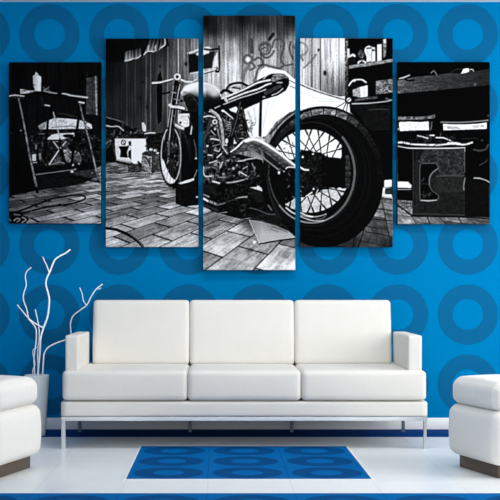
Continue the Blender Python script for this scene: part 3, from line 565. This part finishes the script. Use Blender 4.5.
def cushion(name, size, rad, m, parent, puff=(0, 0, 0), div=(24, 12, 12), shape=None, seam=True):
    """soft block: rounded edges, slightly domed faces; centred on its own origin"""
    bm = bmesh.new(); hx, hy, hz = [s/2 for s in size]; nx, ny, nz = div
    def grid(axis, sgn):
        dims = {0: (1, 2, ny, nz), 1: (0, 2, nx, nz), 2: (0, 1, nx, ny)}[axis]
        a, b_, na, nb = dims; vs = []
        for i in range(na+1):
            row = []
            for j in range(nb+1):
                c = [0, 0, 0]; c[axis] = sgn
                c[a] = math.sin((i/na*2-1)*math.pi/2)*.35+(i/na*2-1)*.65; c[b_] = math.sin((j/nb*2-1)*math.pi/2)*.35+(j/nb*2-1)*.65
                row.append(bm.verts.new(c))
            vs.append(row)
        for i in range(na):
            for j in range(nb):
                q = [vs[i][j], vs[i+1][j], vs[i+1][j+1], vs[i][j+1]]
                bm.faces.new(q)
    for ax in range(3):
        for sg in (-1, 1): grid(ax, sg)
    bmesh.ops.remove_doubles(bm, verts=bm.verts, dist=1e-5)
    for w in bm.verts:
        u = w.co.copy(); q = Vector((u.x*hx, u.y*hy, u.z*hz))
        inner = Vector((max(-hx+rad, min(hx-rad, q.x)), max(-hy+rad, min(hy-rad, q.y)), max(-hz+rad, min(hz-rad, q.z))))
        d = q-inner
        if d.length > 1e-6: q = inner+d.normalized()*rad
        ex = (1-u.y**2)*(1-u.z**2); ey = (1-u.x**4)*(1-u.z**2); ez = (1-u.x**4)*(1-u.y**2)
        q += Vector((u.x*puff[0]*ex, u.y*puff[1]*ey, u.z*puff[2]*ez))
        if shape: q = shape(q, u)
        w.co = q
    bmesh.ops.recalc_face_normals(bm, faces=bm.faces)
    o = from_bm(name, bm, m, parent, True)
    return o

def tube_mesh(bm, pts, r0, r1, seg=8):
    P = [Vector(q) for q in pts]; Q = [2*P[0]-P[1]]+P+[2*P[-1]-P[-2]]; path = []
    for i in range(1, len(Q)-2):
        for t in [k/5 for k in range(5)]:
            path.append(.5*((2*Q[i])+(-Q[i-1]+Q[i+1])*t+(2*Q[i-1]-5*Q[i]+4*Q[i+1]-Q[i+2])*t*t+(-Q[i-1]+3*Q[i]-3*Q[i+1]+Q[i+2])*t**3))
    path.append(P[-1]); n_ = len(path); up = Vector((0, 1, 0)); rows = []
    for i, c in enumerate(path):
        t = (path[min(i+1, n_-1)]-path[max(i-1, 0)]).normalized()
        s = t.cross(up).normalized(); w = s.cross(t).normalized(); r = r0+(r1-r0)*i/(n_-1)
        r *= .92*(1+.06*math.sin(i*1.7))
        rows.append([bm.verts.new(c+(s*math.cos(a)+w*math.sin(a))*r) for a in [2*math.pi*j/seg for j in range(seg)]])
    for i in range(n_-1):
        for j in range(seg): bm.faces.new([rows[i][j], rows[i][(j+1) % seg], rows[i+1][(j+1) % seg], rows[i+1][j]])
    bm.faces.new(rows[0][::-1]); bm.faces.new(rows[-1])

# ---------------------------------------------------------------- the room
X0, X1 = -2.3, 3.8
struct(box('wall_back', X0-.1, X1, 0, .12, 0, 2.81, m_wall))
struct(box('wall_left_added', X0-.1, X0, -5.2, 0, 0, 2.81, m_wall))  # unseen wall, added to dim the ambient light on the left
struct(box('floor', X0-.1, X1, -8.6, .12, -.1, 0, m_floor))
struct(box('ceiling', X0-.1, X1, -8.6, .12, 2.81, 2.9, m_ceil))
o = struct(box('baseboard_back', X0, X1, -.014, 0, 0, .078, m_white, None, .003)); 
struct(box('trim_1', X0, X1, -.385, -.0145, 0, .003, m_strip))

# ---------------------------------------------------------------- five canvases
S = 153.2; VX, VY = 218, 285
def wx(px, s=S): return (px-VX)/s
def wz(py, s=S): return CAM_H+(VY-py)/s
FR = .055
PANELS = [((9, 62.2, 101, 223.4), 'leftmost canvas print, showing a folding work table, a white bottle and a looping hose'),
          ((105.8, 38.6, 198.4, 247), 'second canvas from the left, showing a front wheel, handlebar and white cabinet'),
          ((203.2, 15.6, 295.2, 270), 'tallest central canvas print, showing motorcycle seat and engine below scrawled graffiti'),
          ((300.2, 38.2, 392.6, 247), 'canvas right of the tallest one, showing the large spoked rear wheel under a shelf'),
          ((397.6, 62, 489.8, 224), 'rightmost canvas print, showing a dark crate with a cut-out hole under a beam')]
PRINT_GAIN = .83
for (x0, y0, x1, y1), lab in PANELS:
    cx, cz = (wx(x0)+wx(x1))/2, wz(y1)
    t = empty('canvas_print', (cx, 0, cz), lab, 'wall art', 'five black and white canvas prints of a workshop on the blue wall')
    w, hgt = (x1-x0)/S, (y1-y0)/S
    box('stretched_canvas', -w/2, w/2, -FR+.002, -.001, 0, hgt, m_edge, t, .0015)
    nx, ny = int((x1-x0)*2.2)+1, int((y1-y0)*2.2)+1
    xs = np.linspace(x0, x1, nx); ys = np.linspace(y1, y0, ny)
    val = art_sample(xs, ys); L = np.where(val <= .04045, val/12.92, ((val+.055)/1.055)**2.4)*PRINT_GAIN
    me = bpy.data.meshes.new('printed_picture')
    gx_, gz_ = np.meshgrid(np.linspace(-w/2, w/2, nx), np.linspace(0, hgt, ny))
    co = np.stack([gx_, np.full(gx_.shape, -FR), gz_], -1).reshape(-1, 3)
    idx = np.arange(nx*ny).reshape(ny, nx)
    q = np.stack([idx[:-1, :-1], idx[:-1, 1:], idx[1:, 1:], idx[1:, :-1]], -1).reshape(-1, 4)
    # close the sheet with a rim so that it has thickness
    ring_ = np.concatenate([idx[0, :-1], idx[:-1, -1], idx[-1, :0:-1], idx[:0:-1, 0]])
    back = co[ring_].copy(); back[:, 1] = -FR+.0025; nb = len(ring_); bi = np.arange(nb)+nx*ny
    rim = np.stack([np.roll(ring_, -1), ring_, bi, np.roll(bi, -1)], -1)
    co = np.concatenate([co, back]); q = np.concatenate([q, rim])
    me.vertices.add(len(co)); me.vertices.foreach_set('co', co.ravel())
    me.loops.add(q.size); me.loops.foreach_set('vertex_index', q.ravel().astype(np.int32))
    me.polygons.add(len(q)); me.polygons.foreach_set('loop_start', np.arange(len(q), dtype=np.int32)*4)
    me.update(calc_edges=True)
    ca_ = me.color_attributes.new('print', 'FLOAT_COLOR', 'POINT')
    colr = np.ones((len(co), 4)); colr[:nx*ny, :3] = L.reshape(-1, 1); colr[nx*ny:, :3] = .006
    ca_.data.foreach_set('color', colr.ravel().astype(np.float32))
    link('printed_picture', me, m_print, t)

# ---------------------------------------------------------------- sofa
SX = .147
t = empty('sofa', (SX, -.53, 0), 'long white three-seat sofa with low square arms on thin steel legs', 'sofa')
def T(o, x, y, z): o.location = (x-SX, y+.53, z); return o
FY = -.935
xl, xr = -.903, 1.208
# platform
T(cushion('base', (2.128, .80, .088), .012, m_sofa, t, (0, 0, 0), (40, 14, 8)), .1518, -.53, .231)
# seats
seams = [xl, -.176, .4825, xr]
for i in range(3):
    a_, b_ = seams[i]+.0006, seams[i+1]-.0006
    T(cushion('seat_cushion', (b_-a_, .80, .174), .026, m_sofa, t, (.004, .004, .003), (30, 24, 14)), (a_+b_)/2, FY+.40, .367)
# arms
for a_, b_ in ((-.889, -.8115), (1.1045, 1.187)):
    T(cushion('arm', (b_-a_, .60, .208), .009, m_sofa, t, (0, 0, 0), (8, 30, 14)), (a_+b_)/2, -.60, .5525)
T(cushion('back_panel', (1.91, .05, .44), .01, m_sofa, t, (0, 0, 0), (30, 6, 10)), .1465, -.135, .415)
# back cushions, leaning
bs = [-.789, -.179, .4815, 1.092]
for i in range(3):
    a_, b_ = bs[i]+.001, bs[i+1]-.001
    o = T(cushion('backrest_cushion', (b_-a_, .13, .41), .024, m_sofa, t, (.0025, .005, .0), (28, 12, 24)), (a_+b_)/2, -.275, .6465)
    o.rotation_euler = (math.radians(-8), 0, 0)
# steel frame
bm = bmesh.new(); rx0, rx1 = -.908, 1.212; z0, z1 = .163, .187
for bx_ in ((rx0, rx1, -.928, -.904), (rx0, rx1, -.148, -.128), (rx0, rx0+.022, -.904, -.148), (rx1-.022, rx1, -.904, -.148)):
    add_box(bm, *bx_, z0, z1, .0015, 1)
for bx_ in (-.19, .466): add_box(bm, bx_, bx_+.02, -.904, -.148, z0+.002, z1)
o = T(from_bm('frame', bm, m_chrome, t), 0, 0, 0)
for (lx, ly, w, mm) in ((rx0+.012, -.915, .024, m_chrome), (rx1-.012, -.915, .018, m_chrome), (-.903+.012, -.148, .02, m_dsteel), (-.18, -.148, .02, m_dsteel), (.476, -.148, .02, m_dsteel), (1.194, -.148, .02, m_dsteel)):
    bm = bmesh.new(); add_box(bm, -w/2, w/2, -.011, .011, 0, .164, .0015, 1)
    add_box(bm, -w/2-.002, w/2+.002, -.013, .013, 0, .006)
    T(from_bm('leg', bm, mm, t), lx, ly, 0)

# ---------------------------------------------------------------- ottomans
def ottoman(corner, sgn, label):
    """corner = the plinth corner that stands farthest from the camera and nearest the sofa"""
    ang = math.radians(16.5)*sgn
    t = empty('ottoman', (0, 0, 0), label, 'ottoman', 'pair of white ottomans either side of the sofa', ang)
    # local frame: +x points away from the sofa's middle line for sgn = +1
    c, s_ = math.cos(ang), math.sin(ang)
    lx, ly = -.20*sgn, .20
    t.location = (corner[0]-(lx*c-ly*s_), corner[1]-(lx*s_+ly*c), 0)
    box('plinth', -.20, .20, -.20, .20, 0, .066, m_wood, t, .004)
    def bulge(q, u):
        k_ = 1+.035*math.cos(u.z*1.3)
        return Vector((q.x*k_, q.y*k_, q.z))
    o = cushion('body', (.488, .488, .268), .046, m_otto, t, (.007, .007, 0), (26, 26, 20), bulge); o.location = (0, 0, .198)
    def pleat(q, u):
        side = max(0, 1-abs(u.z)**6)
        f = .0028*side
        if abs(u.x) > .93: q.x += math.copysign(f*math.sin(q.y*115+.9*math.sin(q.y*40)), u.x)
        if abs(u.y) > .93: q.y += math.copysign(f*math.sin(q.x*115+.9*math.sin(q.x*37)), u.y)
        q.z += .014*max(0, u.z)*(1-(u.x*u.x+u.y*u.y)/2)
        return q
    o = cushion('seat_cushion', (.470, .470, .140), .048, m_otto, t, (.008, .008, .004), (84, 84, 16), pleat); o.location = (0, 0, .3985)
    return t
ottoman((1.263, -1.59), 1, 'white upholstered ottoman on a dark wooden plinth, right of the sofa')
ottoman((-.975, -1.63), -1, 'white upholstered ottoman on a dark wooden plinth, left of the sofa before the vase')

# ---------------------------------------------------------------- vase and branches
VXW, VYW = -1.1405, -.33
bm = bmesh.new(); prof = [(.0, .0), (.050, 0), (.054, .006), (.058, .08), (.067, .22), (.0755, .34), (.077, .372), (.0775, .379), (.076, .3815), (.073, .379), (.071, .36), (.06, .2), (.05, .03), (0, .025)]
seg = 40; rows = []
for r, z in prof:
    rows.append([bm.verts.new((r*math.cos(2*math.pi*j/seg), r*math.sin(2*math.pi*j/seg), z)) for j in range(seg)] if r else [bm.verts.new((0, 0, z))])
for i in range(len(rows)-1):
    A_, B_ = rows[i], rows[i+1]
    for j in range(seg):
        k2 = (j+1) % seg
        if len(A_) == 1: bm.faces.new([A_[0], B_[k2], B_[j]])
        elif len(B_) == 1: bm.faces.new([A_[j], A_[k2], B_[0]])
        else: bm.faces.new([A_[j], A_[k2], B_[k2], B_[j]])
bmesh.ops.recalc_face_normals(bm, faces=bm.faces)
vase = from_bm('floor_vase', bm, m_vase, None, True); vase.location = (VXW, VYW, .003)
tag(vase, 'tall tapered grey-white floor vase holding bare white branches', 'vase')

def B(px, py, dep):                             # a branch node: position on the photo's plane at its own depth
    s_ = 1185/(WALL_D-dep); return ((px-VX)/s_, -dep, CAM_H+(VY-py)/s_)
D0 = .324
def branch(label, paths):
    bm = bmesh.new()
    for pts, r0, r1 in paths: tube_mesh(bm, pts, r0, r1)
    org = Vector(paths[0][0][0])
    bmesh.ops.translate(bm, verts=bm.verts, vec=-org)
    o = from_bm('branch', bm, m_branch, None, True); o.location = org
    tag(o, label, 'branch', 'white branches in the floor vase')
def base(px, py, d=D0): return B(px, py, d)
branch('tallest white branch in the vase, forked low to the left and near its tip', [
    ([B(37, 428, .325), B(38, 374, .325), B(39.3, 358, .32), B(40, 348, .315), B(40.6, 338, .31), B(43.4, 328, .30), B(47.6, 316, .29), B(49.2, 301, .28), B(48, 293, .27), B(45.8, 284.4, .26), B(46.8, 278, .26), B(49.6, 272.2, .25), B(52, 266, .24), B(55, 259.6, .23), B(60, 256, .22), B(65, 253.4, .21), B(70.4, 249.5, .2)], .0075, .0052),
    ([B(43.4, 328, .30), B(36, 324, .31), B(28.8, 318.6, .33), B(22.6, 311.4, .34), B(17.2, 304.7, .35)], .0052, .0038),
    ([B(49.2, 273, .25), B(47.2, 267, .26), B(44.8, 261.8, .27), B(42.6, 256.8, .28)], .0046, .0036)])
branch('thin wavy white branch leaning left of the tallest one', [
    ([B(36, 428, .345), B(34.6, 374, .37), B(34, 358, .375), B(36, 342, .375), B(36.2, 331, .37), B(34, 325.4, .37), B(29, 319.4, .37), B(27.8, 315, .37), B(26.6, 309, .37), B(23.4, 299.6, .38), B(23.8, 293, .38), B(26.2, 285, .37), B(25.3, 277, .36), B(26.6, 271.6, .36), B(31.2, 267.4, .36)], .0045, .0036)])
branch('short straight white branch standing just left of the tallest one', [
    ([B(39, 428, .285), B(38, 374, .29), B(37.6, 352, .28), B(39.2, 338, .27), B(38.8, 328, .255), B(37.6, 320, .25), B(35.2, 309.4, .25)], .005, .004)])
branch('short crooked white stem crossing low above the vase rim', [
    ([B(34, 428, .30), B(32.6, 375, .29), B(35, 364.4, .29), B(32.8, 353, .28), B(34, 349, .28), B(37, 347.4, .285), B(39.6, 346, .295)], .0042, .0034)])
branch('white branch bending behind the sofa arm and rising beside the backrest', [
    ([B(40, 428, .31), B(42.6, 374, .30), B(43.4, 361, .28), B(44.4, 353, .26), B(48.4, 347.4, .24), B(56.4, 343, .2), B(65.2, 340, .16), B(69.6, 337.4, .13), B(70.9, 332.6, .12), B(70.5, 323, .12), B(73.4, 315.6, .12), B(80.4, 310, .12), B(86.8, 305, .12), B(91, 296.8, .12), B(96, 289.4, .12), B(102.6, 284, .12)], .0056, .0042),
    ([B(86.4, 305.2, .12), B(83.4, 300.6, .12), B(82, 293.4, .12), B(79.6, 287.5, .12)], .0036, .0028),
    ([B(97, 288.6, .12), B(99, 289, .115), B(101, 288, .11)], .0026, .002)])

# ---------------------------------------------------------------- rugs
def rug(name, x0, x1, y0, y1, m, lab, zt=.004):
    t = empty(name, ((x0+x1)/2, (y0+y1)/2, 0), lab, 'rug')
    hx, hy = (x1-x0)/2, (y1-y0)/2
    o = box('pile', x0, x1, y0, y1, .0005, zt, m, t); o.location = (-(x0+x1)/2, -(y0+y1)/2, 0)
    bm = bmesh.new(); w = .012
    for q in ((-hx-w, hx+w, -hy-w, -hy), (-hx-w, hx+w, hy, hy+w), (-hx-w, -hx, -hy, hy), (hx, hx+w, -hy, hy)): add_box(bm, *q, .0005, zt+.0005)
    from_bm('white_border', bm, m_white, t)
rug('patterned_rug', -.449, .749, -2.012, -.832, m_rug, 'square blue rug with nine darker rings lying on the white floor before the sofa')
rug('patterned_rug', X0+.1, X1-.1, -3.6, -2.405, m_rug2, 'blue ring-patterned rug running along the bottom edge of the photo')

# ---------------------------------------------------------------- light
def area(name, loc, aim, sx, sy, power, col=(1, 1, 1)):
    l = bpy.data.lights.new(name, 'AREA'); l.shape = 'RECTANGLE'; l.size = sx; l.size_y = sy; l.energy = power; l.color = col
    o = bpy.data.objects.new(name, l); C.objects.link(o); o.location = loc
    o.rotation_euler = (Vector(aim)-Vector(loc)).to_track_quat('-Z', 'Y').to_euler(); return o
area('window_light', (3.7, -2.5, 1.6), (.5, -.3, .9), 2.2, 2.0, 100)
area('ceiling_lamp_light', (.35, -1.5, 2.76), (.35, -1.1, 0), 2.8, .3, 30)
area('front_fill_light', (.8, -8.2, 1.7), (.4, 0, .9), 4.5, 2.2, 140)  # added fill from the camera side, no window known there
w = bpy.data.worlds.new('world'); bpy.context.scene.world = w; w.use_nodes = True
w.node_tree.nodes['Background'].inputs[0].default_value = (.93, .97, 1, 1); w.node_tree.nodes['Background'].inputs[1].default_value = .28

cam = bpy.data.cameras.new('camera'); co_ = bpy.data.objects.new('camera', cam); C.objects.link(co_)
co_.location = (0, -WALL_D, CAM_H); co_.rotation_euler = (math.pi/2, 0, 0)
cam.sensor_width = 36; cam.lens = 1185/500*36; cam.shift_x = .064; cam.shift_y = -.07*-1
bpy.context.scene.camera = co_
vs = bpy.context.scene.view_settings
vs.view_transform = 'Standard'; vs.look = 'None'; vs.gamma = 1; vs.exposure = 0; vs.use_curve_mapping = False
